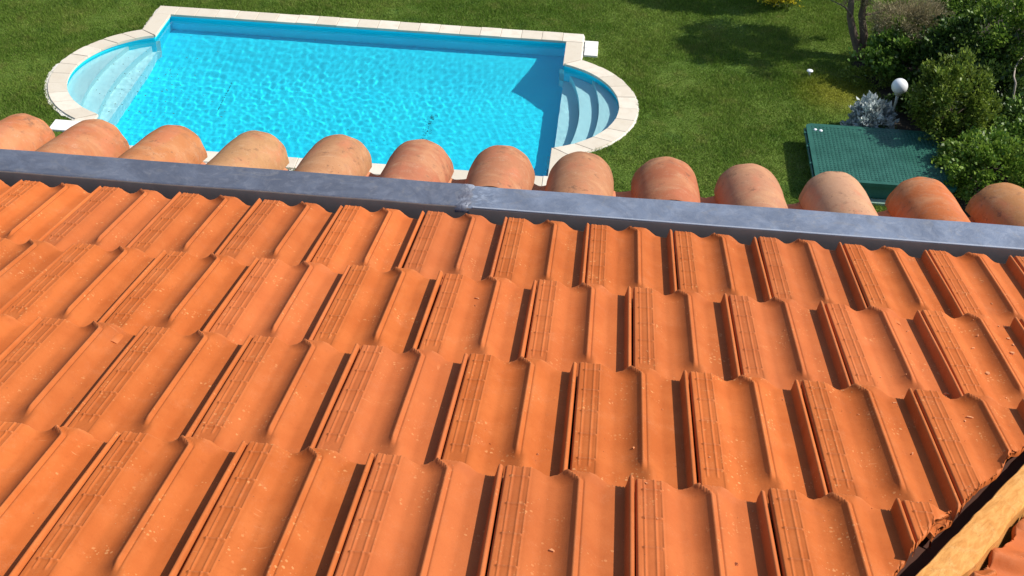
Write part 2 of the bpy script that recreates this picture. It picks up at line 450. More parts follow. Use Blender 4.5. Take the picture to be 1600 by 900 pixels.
def cut_copy(me, M, rng):
    "the tile cut off along the hip, its edge broken and uneven; vertices stay local"
    bm = bmesh.new(); bm.from_mesh(me)
    Mi = M.inverted()
    off = rng.uniform(-.006, .006); ang = rng.uniform(-.02, .02)
    d = HIP_D.copy(); d.rotate(Matrix.Rotation(ang, 2)); nrm = Vector((d.y, -d.x))
    p = HIP_A + HIP_N*off
    c = M @ Vector((W/2, -L/2, 0)); k = (Vector((c.x, c.y))-HIP_A).dot(HIP_D); p = HIP_A + HIP_D*k + HIP_N*off
    pc = Mi @ Vector((p.x, p.y, 0)); pn = (Mi.to_3x3() @ Vector((nrm.x, nrm.y, 0))).normalized()
    r = bmesh.ops.bisect_plane(bm, geom=bm.verts[:]+bm.edges[:]+bm.faces[:], plane_co=pc, plane_no=pn, clear_outer=True)
    cut = [g for g in r['geom_cut'] if isinstance(g, bmesh.types.BMVert)]
    for v in cut:
        q = (M @ v.co); u = (Vector((q.x, q.y))-HIP_A).dot(HIP_D)
        j = .0014*math.sin(u*31+off*900)+.0008*math.sin(u*67+1.3)+.0003*math.sin(u*190)
        j -= .005*max(0, math.sin(u*19+2)-.6)/.4
        v.co += pn*(j-.003)
    es = list({e for v in cut for e in v.link_edges if e.is_boundary})
    if es:
        ex = bmesh.ops.extrude_edge_only(bm, edges=es)
        for g in ex['geom']:
            if isinstance(g, bmesh.types.BMVert): g.co.z -= .012
    m2 = bpy.data.meshes.new('roof_tile'); bm.to_mesh(m2); bm.free(); m2.materials.append(TILE); return m2

def hip_side(M, me):
    ds = [(Vector((q.x, q.y))-HIP_A).dot(HIP_N) for q in (M @ Vector(c) for c in ((0, 0, 0), (W, 0, 0), (0, -LT, 0), (W, -LT, 0)))]
    return min(ds), max(ds)

for row in range(7):
    off = 0 if row % 2 == 0 else .5
    x0 = -10 if row < 4 else -9
    for u in range(x0, 12):
        x = (u+off)*W - .012*W + rnd.gauss(0, .0009)
        M = ROOF @ Matrix.Translation((x, -row*L+rnd.gauss(0, .0016), rnd.gauss(0, .0006))) @ Matrix.Rotation(rnd.gauss(0, .0022), 4, 'Z') @ Matrix.Rotation(rnd.gauss(0, .004), 4, 'Y')
        me = TILE_MESHES[rnd.randrange(5)]
        lo, hi = hip_side(M, me)
        if lo > -.03: continue
        if hi > 0: me = cut_copy(me, M, rnd)
        o = bpy.data.objects.new('roof_tile', me); COL.objects.link(o)
        keep(o, roof); o.matrix_basis = M

# side slope beyond the hip: the same tiles, turned to the right
def side_cut(me, M, rng):
    bm = bmesh.new(); bm.from_mesh(me); Mi = M.inverted()
    p = HIP_A + HIP_N*(.096+rng.uniform(-.004, .004))
    pc = Mi @ Vector((p.x, p.y, 0)); pn = (Mi.to_3x3() @ Vector((-HIP_N.x, -HIP_N.y, 0))).normalized()
    r = bmesh.ops.bisect_plane(bm, geom=bm.verts[:]+bm.edges[:]+bm.faces[:], plane_co=pc, plane_no=pn, clear_outer=True)
    cut = [g for g in r['geom_cut'] if isinstance(g, bmesh.types.BMVert)]
    for v in cut:
        q = M @ v.co; u = (Vector((q.x, q.y))-HIP_A).dot(HIP_D)
        v.co += pn*(.004*math.sin(u*53+1)+.003*math.sin(u*121))
    es = list({e for v in cut for e in v.link_edges if e.is_boundary})
    ex = bmesh.ops.extrude_edge_only(bm, edges=es) if es else {'geom': []}
    for g in ex['geom']:
        if isinstance(g, bmesh.types.BMVert): g.co.z -= .012
    m2 = bpy.data.meshes.new('roof_tile'); bm.to_mesh(m2); bm.free(); m2.materials.append(TILE); return m2
SIDE = Matrix.Translation((1.311, 0, main_z(-1.121)+.034)) @ Matrix.Rotation(P2, 4, 'Y') @ Matrix.Rotation(R(-90), 4, 'Z')
for row in range(-2, 4):
    for u in range(-1, 14):
        M = SIDE @ Matrix.Translation((u*W + (row % 2)*W*.5 + .62, .30-row*L, 0)) @ Matrix.Rotation(rnd.gauss(0, .003), 4, 'Z')
        c = [(Vector((q.x, q.y))-HIP_A).dot(HIP_N)-.096 for q in (M @ Vector(k) for k in ((0, 0, 0), (W, 0, 0), (0, -LT, 0), (W, -LT, 0)))]
        q = M @ Vector((W/2, -L/2, 0))
        if max(c) < .02 or q.y < -3.4 or q.x > 2.4: continue
        me = TILE_MESHES[rnd.randrange(5)]
        if min(c) < 0: me = side_cut(me, M, rnd)
        o = bpy.data.objects.new('roof_tile', me); COL.objects.link(o); keep(o, hip_roof); o.matrix_basis = M

# hip board: a worn timber along the hip, standing in the open joint between the cut tiles
def wood_material():
    k = NT('worn_hip_timber', .75, .2); co = k.obj(False)
    def dot(v):
        o = k.n('ShaderNodeVectorMath', operation='DOT_PRODUCT'); k.put(o.inputs[0], co); o.inputs[1].default_value = v; return o.outputs['Value']
    cb = k.n('ShaderNodeCombineXYZ'); k.put(cb.inputs[0], dot((HIP_N.x, HIP_N.y, 0))); k.put(cb.inputs[1], dot((HIP_D.x, HIP_D.y, -.23))); k.put(cb.inputs[2], dot((0, 0, 1)))
    uv = cb.outputs[0]
    n1 = k.noise(k.scale(uv, (1, .07, 1)), 130, 5, .6, .6); n2 = k.noise(uv, 18, 5, .65, 1.0); n3 = k.noise(k.scale(uv, (1, .35, 1)), 75, 4, .7, 1.8)
    c = k.mix(k.ramp(n1, .3, .7), (.50, .205, .045), (.66, .31, .085))
    c = k.mix(k.math('MULTIPLY', k.ramp(n2, .5, .75), .55), c, (.70, .42, .16))
    cr = k.math('MULTIPLY', k.ramp(k.math('ABSOLUTE', k.math('SUBTRACT', n3, .5)), 0, .018, 1, 0), k.ramp(n2, .46, .60))
    c = k.mix(k.math('MULTIPLY', cr, .6), c, (.26, .10, .025))
    k.bump(k.math('SUBTRACT', k.math('ADD', n1, k.math('MULTIPLY', n3, .5)), k.math('MULTIPLY', cr, .6)), .35, .003)
    return k.color(c)
HD3 = Vector((HIP_D.x, HIP_D.y, -math.tan(PITCH)*HIP_D.y)).normalized()
HN3 = Vector((HIP_N.x, HIP_N.y, 0)); HU = HN3.cross(HD3).normalized()
if HU.z < 0: HU = -HU
def hip_frame(k, n, u): 
    p = Vector((HIP_A.x, HIP_A.y, main_z(HIP_A.y))); return p + HD3*k + HN3*n + HU*u
bm = bmesh.new()
ks = np.linspace(-2.4, 1.45, 150); prev = None
for k in ks:
    jl = .0008*math.sin(k*47)+.0006*math.sin(k*131+1); jr = .0022*math.sin(k*17+2)+.0010*math.sin(k*53)
    pr = [(.032+jl, -.085), (.032+jl, -.004), (.034+jl, -.001), (.048, .001+.001*math.sin(k*40)), (.064, .001), (.080+jr, .000), (.084+jr*1.3, -.006), (.086+jr, -.10)]
    ring = [bm.verts.new(hip_frame(k, n, u)) for n, u in pr]
    if prev:
        for i in range(len(pr)-1): bm.faces.new((prev[i], prev[i+1], ring[i+1], ring[i]))
    prev = ring
hb = keep(bm_obj('hip_board', bm, wood_material()), house)
tag(hb, 'worn pale timber board along the hip, in the gap between the cut tiles')

# ---------------------------------------------------------------- gutter
GY0, GY1, GZT = .060, .178, -.0165
SEAM = at(726, 305, GZT).x
def gutter_piece(name, x0, x1, dz, mat):
    n = 2+int((x1-x0)/.12); xs = np.linspace(x0, x1, n)
    prof = [(GY1+.004, -.060), (GY1+.003, -.004), (GY1, 0), (GY0+.004, .001), (GY0, -.001), (GY0-.001, -.004), (GY0-.002, -.13), (-.13, -.135), (-.135, -.06)]
    rng = np.random.default_rng(int(abs(x0*100)))
    P = np.zeros((len(prof), n, 3))
    wav = rng.normal(0, .0009, n); wav2 = rng.normal(0, .0007, n)
    for j, (y, z) in enumerate(prof):
        P[j, :, 0] = xs; P[j, :, 1] = y + (wav2 if j > 1 else 0); P[j, :, 2] = GZT+z+dz + (wav if 1 < j < 6 else 0)
    o = grid_mesh(name, P[::-1], mat, None, False)
    o.data.materials.append(ZINC_INNER)
    for p in o.data.polygons:
        if abs(p.normal.y) > .8 and p.center.y < GY0+.002: p.material_index = 1
    return keep(o, house)
g1 = gutter_piece('gutter', XL+.2, SEAM+.012, .0012, ZINC)
g2 = gutter_piece('gutter', SEAM-.012, XR+.1, -.0012, ZINC_LIGHT)
tag(g1, 'left length of grey zinc gutter lip'); tag(g2, 'bluer right length of zinc gutter lip')
bm = bmesh.new(); xb = np.linspace(SEAM+.03, XR+.1, 40)
tube(bm, [(x, GY0+.001, GZT-.0005) for x in xb], [.0024]*40, 6)
keep(bm_obj('edge_highlight', bm, simple('highlight_zinc', (.62, .64, .68), .35, .5, .08)), g2)  # pale tube added as the bright highlight along the inner edge
# soldered joint: a lumpy bead over the overlap
rng = np.random.default_rng(3)
nx, ny = 16, 22
P = np.zeros((ny, nx, 3))
for j in range(ny):
    y = GY1-.001-(GY1-GY0+.004)*j/(ny-1)
    for i in range(nx):
        u = i/(nx-1)*2-1
        h = max(0, 1-u*u)
        P[j, i] = (SEAM+u*.020+.004*math.sin(j*.9), y, GZT+.0005+.0032*h*(.5+.7*rng.random()))
for i in range(nx):
    P[-1, i] = P[-1, i]*[1, 0, 1]+[0, GY0-.003, -.02]
o = grid_mesh('solder_joint', P[::-1], SOLDER, None, True); keep(o, g1)

# ---------------------------------------------------------------- eave of rounded tiles beyond the gutter
eave = bmesh.new()
es = math.tan(PITCH)
y0, y1 = GY1-.01, .50
def ez(y): return -.030 - es*(y-GY1)
def ring_prism(bm, prof, x0, x1):
    a = [bm.verts.new((x0, y, z)) for y, z in prof]; c = [bm.verts.new((x1, y, z)) for y, z in prof]
    for i in range(len(prof)):
        j = (i+1) % len(prof); bm.faces.new((a[i], a[j], c[j], c[i]))
    bm.faces.new(a[::-1]); bm.faces.new(c)
ring_prism(eave, [(y0, ez(y0)-.15), (y1, ez(y1)-.15), (y1, ez(y1)-.21), (YF-.05, ez(y1)-.30), (y0, -.62)], XL+.1, XR+.05)
eave_o = keep(bm_obj('eave', eave, MORTAR), house)
apex = [(30,181),(145,190),(268,199),(398,208),(529,214),(657,222),(786,231),(911,241),(1043,249),(1174,260),(1309,272),(1447,281),(1575,290)]
tone = [(0.435,0.143,0.051),(0.383,0.138,0.055),(0.400,0.152,0.055),(0.383,0.198,0.087),(0.365,0.170,0.078),(0.348,0.124,0.063),(0.365,0.143,0.069),(0.374,0.161,0.078),(0.365,0.115,0.051),(0.400,0.184,0.101),(0.452,0.244,0.143),(0.452,0.124,0.035),(0.383,0.166,0.060)]
RIM_Y = .60
def coppo_mesh(name, length, r0, r1, th, up=True, seed=0, arc=176):
    "half-round clay tile along +y (down the slope), far end radius r1; outer skin, rim and inner skin"
    rng = np.random.default_rng(seed); na, nl = 26, 14
    V = []; F = []
    for sh in (0, 1):
        for j in range(nl):
            y = length*j/(nl-1); r = r0+(r1-r0)*j/(nl-1)-sh*th
            for i in range(na):
                a = R(90-arc/2+arc*i/(na-1)); k = 1+.012*math.sin(3*a+seed)+.006*math.sin(y*30+seed)
                yy = y + (.004*math.sin(5*a+seed)+.003*math.sin(11*a+2*seed) if j == nl-1 else 0)
                if j >= nl-2 and sh == 0: k -= .010*(j-(nl-3))
                V.append((r*math.cos(a)*k*1.04, yy, (r*math.sin(a)*k) if up else -(r*math.sin(a)*k)))
    for sh in (0, 1):
        for j in range(nl-1):
            for i in range(na-1):
                a = sh*na*nl+j*na+i; q = (a, a+1, a+na+1, a+na); F.append(q if sh == 0 else q[::-1])
    o = na*nl
    for j in (0, nl-1):
        for i in range(na-1): F.append((j*na+i, j*na+i+1, o+j*na+i+1, o+j*na+i))
    for i in (0, na-1):
        for j in range(nl-1): F.append((j*na+i, (j+1)*na+i, o+(j+1)*na+i, o+j*na+i))
    bm = bmesh.new(); me = bpy.data.meshes.new(name); me.from_pydata(V, [], F); bm.from_mesh(me)
    bmesh.ops.recalc_face_normals(bm, faces=bm.faces); bm.to_mesh(me); bm.free(); me.shade_smooth(); me.materials.append(COPPO)
    try: me.set_sharp_from_angle(angle=R(50))
    except Exception: pass
    return me
CR = .107
cop_meshes = [coppo_mesh('eave_tile', .45, .096, CR, .015, True, 2+i) for i in range(4)]
chan_meshes = [coppo_mesh('channel_tile', .40, .072, .080, .014, False, 8+i, 150) for i in range(2)]
xs = []
for i, p in enumerate(apex):
    q = at(*p, ez(RIM_Y)); 
    # apex lies on the sloping crest line: solve for the point on the ray at the crest height
    for _ in range(12): q = at(*p, ez(q.y))
    xs.append((q.x, q.y))
step = (xs[-1][0]-xs[0][0])/12
allx = [(xs[0][0]-step*k, xs[0][1], (.58, .26, .13)) for k in (3, 2, 1)] + [(x, y, t) for (x, y), t in zip(xs, tone)] + [(xs[-1][0]+step, xs[-1][1], (.58, .28, .14))]
for i, (x, y, c) in enumerate(allx):
    o = bpy.data.objects.new('eave_tile', cop_meshes[i % 4]); COL.objects.link(o); o.color = (*c, 1); keep(o, eave_o)
    o.matrix_basis = Matrix.Translation((x, y, ez(y)-CR)) @ Matrix.Rotation(-PITCH, 4, 'X') @ Matrix.Rotation(rnd.gauss(0, .012), 4, 'Z') @ Matrix.Translation((0, -.45, 0))
    c2 = bpy.data.objects.new('channel_tile', chan_meshes[i % 2]); COL.objects.link(c2); c2.color = (.55, .20, .10, 1); keep(c2, eave_o)
    c2.matrix_basis = Matrix.Translation((x+step*.5, y-.015, ez(y-.015)-.052)) @ Matrix.Rotation(-PITCH, 4, 'X') @ Matrix.Translation((0, -.40, 0))
    # mortar bedding under each rounded tile
    bm = bmesh.new(); rr = random.Random(i)
    n = 10; prev = None
    for k in range(7):
        yy = -.40+.335*k/6
        pr = [(CR*.80*math.cos(R(a))*(1+rr.uniform(-.03, .03)), CR*.80*math.sin(R(a))-.004) for a in np.linspace(0, 180, n)]
        ring = [bm.verts.new((px, yy+rr.uniform(-.006, .006), pz)) for px, pz in pr]+[bm.verts.new((-CR*.95, yy, -.06)), bm.verts.new((CR*.95, yy, -.06))]
        if prev:
            for a in range(len(ring)): bm.faces.new((prev[a], prev[(a+1) % len(ring)], ring[(a+1) % len(ring)], ring[a]))
        prev = ring
    bm.faces.new(prev)
    mo = bm_obj('mortar_bed', bm, MORTAR); keep(mo, eave_o)
    mo.matrix_basis = Matrix.Translation((x, y, ez(y)-CR)) @ Matrix.Rotation(-PITCH, 4, 'X')

# chips and crumbs left lying on the tiles
bm = bmesh.new(); rr = random.Random(9)
def roof_at(px, py):
    q = at(px, py, 0)
    for _ in range(30): q = at(px, py, main_z(q.y))
    return q
NR = Vector((0, math.sin(PITCH), math.cos(PITCH)))
def chip(p, s, up=None):
    up = up or NR*1.0; a = Vector((1, 0, 0)); a.rotate(Matrix.Rotation(rr.uniform(0, 6.3), 3, up)); c = up.cross(a)
    k = rr.randint(4, 6); bot = []; topv = []; el = rr.uniform(.35, .8); h = s*rr.uniform(.25, .6)
    for i in range(k):
        an = 2*math.pi*i/k+rr.uniform(-.3, .3); rad = s*rr.uniform(.7, 1.1)
        w = a*math.cos(an)*rad+c*math.sin(an)*rad*el
        bot.append(bm.verts.new(p+w-up*.006)); topv.append(bm.verts.new(p+w*.7+up*h*rr.uniform(.6, 1.2)))
    for i in range(k): bm.faces.new((bot[i], bot[(i+1) % k], topv[(i+1) % k], topv[i]))
    bm.faces.new(topv)
spots = [(745,467,.010),(742,478,.004),(1543,584,.011),(1520,545,.009),(1528,525,.006),(1580,553,.011),(1590,518,.012),(1572,512,.010),(1560,510,.006),(1575,530,.009),(1583,540,.006),(1419,518,.009),(1550,475,.006),(1375,590,.005),(1398,630,.007),(862,861,.009),(1150,882,.009),(840,710,.006),(1010,756,.006),(990,700,.006),(1478,617,.010),(1515,653,.011),(1508,658,.007),(1425,710,.006),(625,381,.006),(830,371,.004),(1330,470,.005)]
bpy.context.view_layer.update(); _dg = bpy.context.evaluated_depsgraph_get()
def drop(px, py, s):
    d = (at(px, py, -5)-CP).normalized(); hit, p, nrm, _, ob, _ = S.ray_cast(_dg, CP, d)
    if hit and ob.name.startswith('roof_tile') and nrm.z > .75: chip(p, s, nrm)
for px, py, s in spots: drop(px, py, s*.95)
for _ in range(150):
    px = 1600-abs(rr.gauss(0, 280)); drop(px, rr.uniform(430, 890), rr.uniform(.0012, .0034))
for _ in range(70): drop(rr.uniform(100, 1300), rr.uniform(560, 890), rr.uniform(.001, .0022))
o = bm_obj('tile_debris', bm, simple('tile_chips', (.58, .24, .10), .85, 0, .4, 60))
tag(o, 'scattered chips and crumbs of broken clay lying on the tiles', 'debris', None, 'stuff')

# ================================================================== POOL
PX0, PX1, PY0, PY1 = -8.114, -.293, 14.89, 19.937
BC, BH = 17.40, 1.575                       # bays: centre and half opening
RB_R, LB_R = 1.683, 1.72
RB_C = .794-RB_R; LB_C = -9.135+LB_R
def rb(y, e=0.0): return RB_C+np.sqrt(np.maximum((RB_R+e)**2-(y-BC)**2, 0))
def lb(y, e=0.0): return LB_C-np.sqrt(np.maximum((LB_R+e)**2-(y-BC)**2, 0))
# the exact half openings where the arcs meet the straight sides
RH = math.sqrt(RB_R**2-(PX1-RB_C)**2); LH = math.sqrt(LB_R**2-(PX0-LB_C)**2)
def arc_pts(c, r, a0, a1, n): return [(c+r*math.cos(a), BC+r*math.sin(a)) for a in np.linspace(a0, a1, n)]
ra = math.asin(RH/RB_R); la = math.asin(LH/LB_R)
def outline(e=0.0, n=40):
    if e == 0:
        return ([(PX0, PY0), (PX1, PY0)] + arc_pts(RB_C, RB_R, -ra, ra, n) + [(PX1, PY1), (PX0, PY1)] + arc_pts(LB_C, LB_R, math.pi-la, math.pi+la, n))
    h1 = math.asin(min(1, math.sqrt((RB_R+e)**2-(PX1+e-RB_C)**2)/(RB_R+e))); h2 = math.asin(math.sqrt((LB_R+e)**2-(PX0-e-LB_C)**2)/(LB_R+e))
    return ([(PX0-e, PY0-e*1.1), (PX1+e, PY0-e*1.1)] + arc_pts(RB_C, RB_R+e, -h1, h1, n) + [(PX1+e, PY1+e*1.1), (PX0-e, PY1+e*1.1)] + arc_pts(LB_C, LB_R+e, math.pi-h2, math.pi+h2, n))
CW = .300                                   # width of the coping
pool = empty('swimming_pool', (-4.2, 17.4, GZ))
tag(pool, 'blue swimming pool with pale stone coping and a rounded stepped bay at each end', 'swimming pool')
DEPTH = 1.17; WL = GZ-.095
ol = outline(0.0, 60)
V = [(x, y, GZ-.035) for x, y in ol]+[(x, y, GZ-DEPTH) for x, y in ol]; n = len(ol)
F = [(i, (i+1) % n, n+(i+1) % n, n+i) for i in range(n)]
# the floor rises in a cove towards the far wall
def floor_z(y): 
    f = min(1, max(0, (y-18.3)/(PY1-18.3))); return GZ-DEPTH+.50*f*f*(3-2*f)
fy = [PY0-.02]+list(np.linspace(18.2, PY1+.02, 14)); k0 = len(V)
for y in fy: V += [(PX0-1.2, y, floor_z(y)), (PX1+1.3, y, floor_z(y))]
F += [(k0+2*i, k0+2*i+1, k0+2*i+3, k0+2*i+2) for i in range(len(fy)-1)]
basin = keep(pyd('basin', V, F, LINER), pool); basin.cycles.is_caustics_receiver = True
TREADS = (.20, .40, .68)
for side in (0, 1):
    for k, d in enumerate(TREADS):
        ys = np.linspace(BC-1.62, BC+1.62, 49); v = []; f = []
        for y in ys:
            if side == 0:
                out = rb(y, .015); nose = [.42-.105*(y-BC)**2, .075-.10*(y-BC)**2, PX1][k]; nose = max(nose, PX1)
                if k == 2: nose = PX1
                inn = min(nose, out)
            else:
                out = lb(y, .015); nose = [-8.72+.10*(y-BC)**2, -8.40+.09*(y-BC)**2, PX0][k]; nose = min(nose, PX0)
                inn = max(nose, out)
            z = GZ-d-.0015*k; v += [(out, y, z), (inn, y, z), (inn, y, GZ-DEPTH+.001*k)]
        for j in range(len(ys)-1):
            a = 3*j; f += [(a, a+1, a+4, a+3), (a+1, a+2, a+5, a+4)]
        o = keep(pyd('step', v, f, STEP), pool); o.cycles.is_caustics_receiver = True
# coping stones
stone_rng = random.Random(4)
def slab(poly, z0, z1, name, mat, parent, bev=.008):
    bm = bmesh.new(); a = [bm.verts.new((x, y, z0)) for x, y in poly]; b2 = [bm.verts.new((x, y, z1)) for x, y in poly]; n = len(poly)
    bm.faces.new(a[::-1]); tp = bm.faces.new(b2)
    for i in range(n): bm.faces.new((a[i], a[(i+1) % n], b2[(i+1) % n], b2[i]))
    bmesh.ops.bevel(bm, geom=list(tp.edges), offset=bev, segments=2, affect='EDGES', profile=.5)
    return keep(bm_obj(name, bm, mat), parent)
def stone(poly):
    dz = stone_rng.uniform(-.004, .004); slab(poly, GZ-.045, GZ+dz, 'coping_stone', STONE, pool)
gp = .0032
def run_x(x0, x1, y0, y1, n):
    w = (x1-x0)/n
    for i in range(n): j = stone_rng.uniform(-.004, .004); stone([(x0+i*w+gp, y0), (x0+(i+1)*w-gp, y0), (x0+(i+1)*w-gp, y1+j), (x0+i*w+gp, y1+j)])
def run_y(x0, x1, y0, y1, n):
    w = (y1-y0)/n
    for i in range(n): j = stone_rng.uniform(-.004, .004); stone([(x0, y0+i*w+gp), (x1+j, y0+i*w+gp), (x1+j, y0+(i+1)*w-gp), (x0, y0+(i+1)*w-gp)])
OV = .025                                   # nose of the coping over the water
run_x(PX0-CW, PX1+CW, PY1-OV, PY1+CW+.04, 21)
run_x(PX0-CW, PX1+CW, PY0-CW, PY0+OV, 21)
HR = math.sqrt((RB_R+CW)**2-(PX1+CW-RB_C)**2); HL = math.sqrt((LB_R+CW)**2-(PX0-CW-LB_C)**2)
yr = BC+RH; yl = BC+LH
HIR = math.sqrt((RB_R-OV)**2-(PX1-RB_C)**2); HIL = math.sqrt((LB_R-OV)**2-(PX0-LB_C)**2)
for sg in (1, -1):
    e_ = PY1-OV-.01 if sg > 0 else PY0+OV+.01
    stone([(PX1-OV, BC+sg*(HIR+.012)), (PX1+CW, BC+sg*(HR+.012)), (PX1+CW, e_), (PX1-OV, e_)])
    stone([(PX0+OV, BC+sg*(HIL+.012)), (PX0-CW, BC+sg*(HL+.012)), (PX0-CW, e_), (PX0+OV, e_)])
def bay_stones(c, r, half_out, half_in, sgn, n, xs_):
    a_out = math.asin(half_out/(r+CW)); a_in = math.asin(min(1, half_in/(r-OV)))
    for i in range(n):
        f0, f1 = -1+2*i/n, -1+2*(i+1)/n; g = gp/(r+CW)
        po = [(c+sgn*(r+CW+stone_rng.uniform(-.003, .003))*math.cos(a), BC+(r+CW)*math.sin(a)) for a in np.linspace(f0*a_out+g, f1*a_out-g, 7)]
        pi = [(c+sgn*(r-OV)*math.cos(a), BC+(r-OV)*math.sin(a)) for a in np.linspace(f1*a_in-g, f0*a_in+g, 7)]
        stone(po+pi)
bay_stones(RB_C, RB_R, HR, math.sqrt((RB_R-OV)**2-(PX1-RB_C)**2), 1, 10, PX1)
bay_stones(LB_C, LB_R, HL, math.sqrt((LB_R-OV)**2-(PX0-LB_C)**2), -1, 11, PX0)
# rough concrete showing round the outside of the coping
bm = bmesh.new(); oo = outline(CW+.01, 70); rr = random.Random(8)
def densify(pl, d=.06):
    r = []
    for i, p in enumerate(pl):
        q = pl[(i+1) % len(pl)]; k = max(1, int(math.hypot(q[0]-p[0], q[1]-p[1])/d))
        r += [(p[0]+(q[0]-p[0])*j/k, p[1]+(q[1]-p[1])*j/k) for j in range(k)]
    return r
def offset(pl, fn):
    r = []; n = len(pl)
    for i in range(n):
        a, b = pl[i-1], pl[(i+1) % n]; tx, ty = b[0]-a[0], b[1]-a[1]; l = math.hypot(tx, ty) or 1
        d = fn(*pl[i]); r.append((pl[i][0]+ty/l*d, pl[i][1]-tx/l*d))
    return r
mid = densify(outline(CW-.05, 70));  ext = offset(densify(outline(CW-.05, 70)), lambda x, y: .05+.016+.022*rr.random()+(.02 if x < -8 and y < 18 else 0)*rr.random()+.03*(x < -8.6 and y < 17.6))
a = [bm.verts.new((x, y, GZ-.012)) for x, y in mid]; c = [bm.verts.new((x, y, GZ-.022)) for x, y in ext]; d = [bm.verts.new((x, y, GZ-.08)) for x, y in ext]; n = len(a)
for i in range(n):
    j = (i+1) % n; bm.faces.new((a[i], c[i], c[j], a[j])); bm.faces.new((c[i], d[i], d[j], c[j]))
keep(bm_obj('concrete_edge', bm, CONCRETE), pool)
# mortar bed that shows in the joints of the coping
ia = outline(.012, 60); ib = outline(CW-.015, 60); n = len(ia); bed_z = GZ-.012
keep(pyd('joint_mortar', [(x, y, bed_z) for x, y in ia]+[(x, y, bed_z) for x, y in ib], [(i, (i+1) % n, n+(i+1) % n, n+i) for i in range(n)], MORTAR), pool)
# white slabs beside the coping
def white_slab(x0, x1, y0, y1, label, group=None):
    bm = bmesh.new(); box_bm(bm, x0, x1, y0, y1, -.05, .0, .008, 2)
    o = bm_obj('paving_slab', bm, simple('white_slab', (.78, .75, .69), .85, 0, .12, 18, .3)); o.location = (0, 0, GZ+.004); tag(o, label, 'slab', group)
white_slab(.045, .30, 19.685, 19.985, 'farther of two small white slabs beside the right end of the pool', 'white slabs beside the coping')
white_slab(.050, .305, 19.365, 19.675, 'nearer of two small white slabs beside the right end of the pool', 'white slabs beside the coping')
q0, q1 = at(84, 190, GZ), at(112, 202, GZ)
white_slab(q0.x, q1.x+.12, q1.y-.05, q0.y+.08, 'white slab beside the left bay just above the rounded eave tiles', 'white slabs beside the coping')

# water: a gently rippled sheet
gx = np.arange(-9.18, .86, .022); gy = np.arange(PY0-.02, PY1+.03, .022)
XX, YY = np.meshgrid(gx, gy); rng = np.random.default_rng(1); ZZ = np.zeros_like(XX)
for k in range(64):
    lam = rng.uniform(.08, .30); a = rng.normal(.9, .9); amp = .00019*lam/.3
    px_, py_ = rng.uniform(-9, 1), rng.uniform(15, 20); env = .35+1.0*np.exp(-((XX-px_)**2+(YY-py_)**2)/(2*2.2**2))
    ZZ += env*amp*np.sin(2*np.pi/lam*(XX*np.cos(a)+YY*np.sin(a))+rng.uniform(0, 6.28))
ZZ *= (.70+.5*np.clip((YY-15)/5, 0, 1))*(1.0-.45*np.clip((XX+5)/4.5, 0, 1))
inside = ((XX > PX0-.03) & (XX < PX1+.03)) | ((XX >= PX1-.03) & (XX < rb(YY, .03)) & (abs(YY-BC) < RH+.02)) | ((XX <= PX0+.03) & (XX > lb(YY, .03)) & (abs(YY-BC) < LH+.02))
kp = inside[:-1, :-1] & inside[1:, :-1] & inside[:-1, 1:] & inside[1:, 1:]
water = grid_mesh('water', np.stack([XX, YY, ZZ+WL], -1), WATER, None, True, kp)
tag(water, 'clear rippled pool water', None, None, 'structure'); water.cycles.is_caustics_caster = True

# specks of dirt: lying on the floor in streaks and scattered over the water
LITTER = simple('wet_litter', (.05, .07, .06), .8, 0, .4)
def flakes(name, pts, z, smin, smax, label):
    bm = bmesh.new()
    for x, y in pts:
        s = rr.uniform(smin, smax); a = rr.uniform(0, 6.3); k = rr.randint(3, 5)
        vs = [bm.verts.new((x+s*math.cos(a+2*math.pi*i/k)*rr.uniform(.5, 1.1), y+s*math.sin(a+2*math.pi*i/k)*rr.uniform(.4, 1.0), z+rr.uniform(0, .004))) for i in range(k)]
        bm.faces.new(vs)
    o = bm_obj(name, bm, LITTER); tag(o, label, 'debris', None, 'stuff')
fl = []
zf = GZ-DEPTH+.006
def apparent(px, py):
    "floor point that shows at this pixel through the flat water"
    q = at(px, py, WL); d = (q-CP).normalized(); sh = (DEPTH-.095)
    si = math.hypot(d.x, d.y)/1.33; t = si/math.sqrt(1-si*si); h = Vector((d.x, d.y)).normalized()
    return (q.x+h.x*t*sh, q.y+h.y*t*sh)
for i in range(190):
    f = rr.random(); w = .004+.02*rr.random()**3
    p = apparent(381-41*f+rr.gauss(0, .4), 92+82*f); fl.append((p[0]+rr.gauss(0, w*.3), p[1]))
for i in range(190):
    f = rr.random()**1.2; p = apparent(676-14*f+rr.gauss(0, 2+3*rr.random()), 180+40*f); fl.append(p)
for i in range(40):
    p = apparent(rr.gauss(600, 60), rr.gauss(215, 18)); fl.append(p)
fl = [p for p in fl if PX0+.1 < p[0] < PX1-.1 and PY0+.1 < p[1] < PY1-.1]
flakes('floor_dirt', fl, zf, .004, .014, 'dark streaks of dirt settled on the pool floor')
sf = []
while len(sf) < 130:
    p = at(rr.gauss(250, 70), rr.gauss(130, 45), WL)
    if PX0-.6 < p.x < PX1-.5 and PY0+.2 < p.y < PY1-.3 and (p.x > PX0+.05 or abs(p.y-BC) < 1.1): sf.append((p.x, p.y))
flakes('floating_litter', sf, WL+.006, .009, .024, 'dark specks of litter floating at the left of the pool')

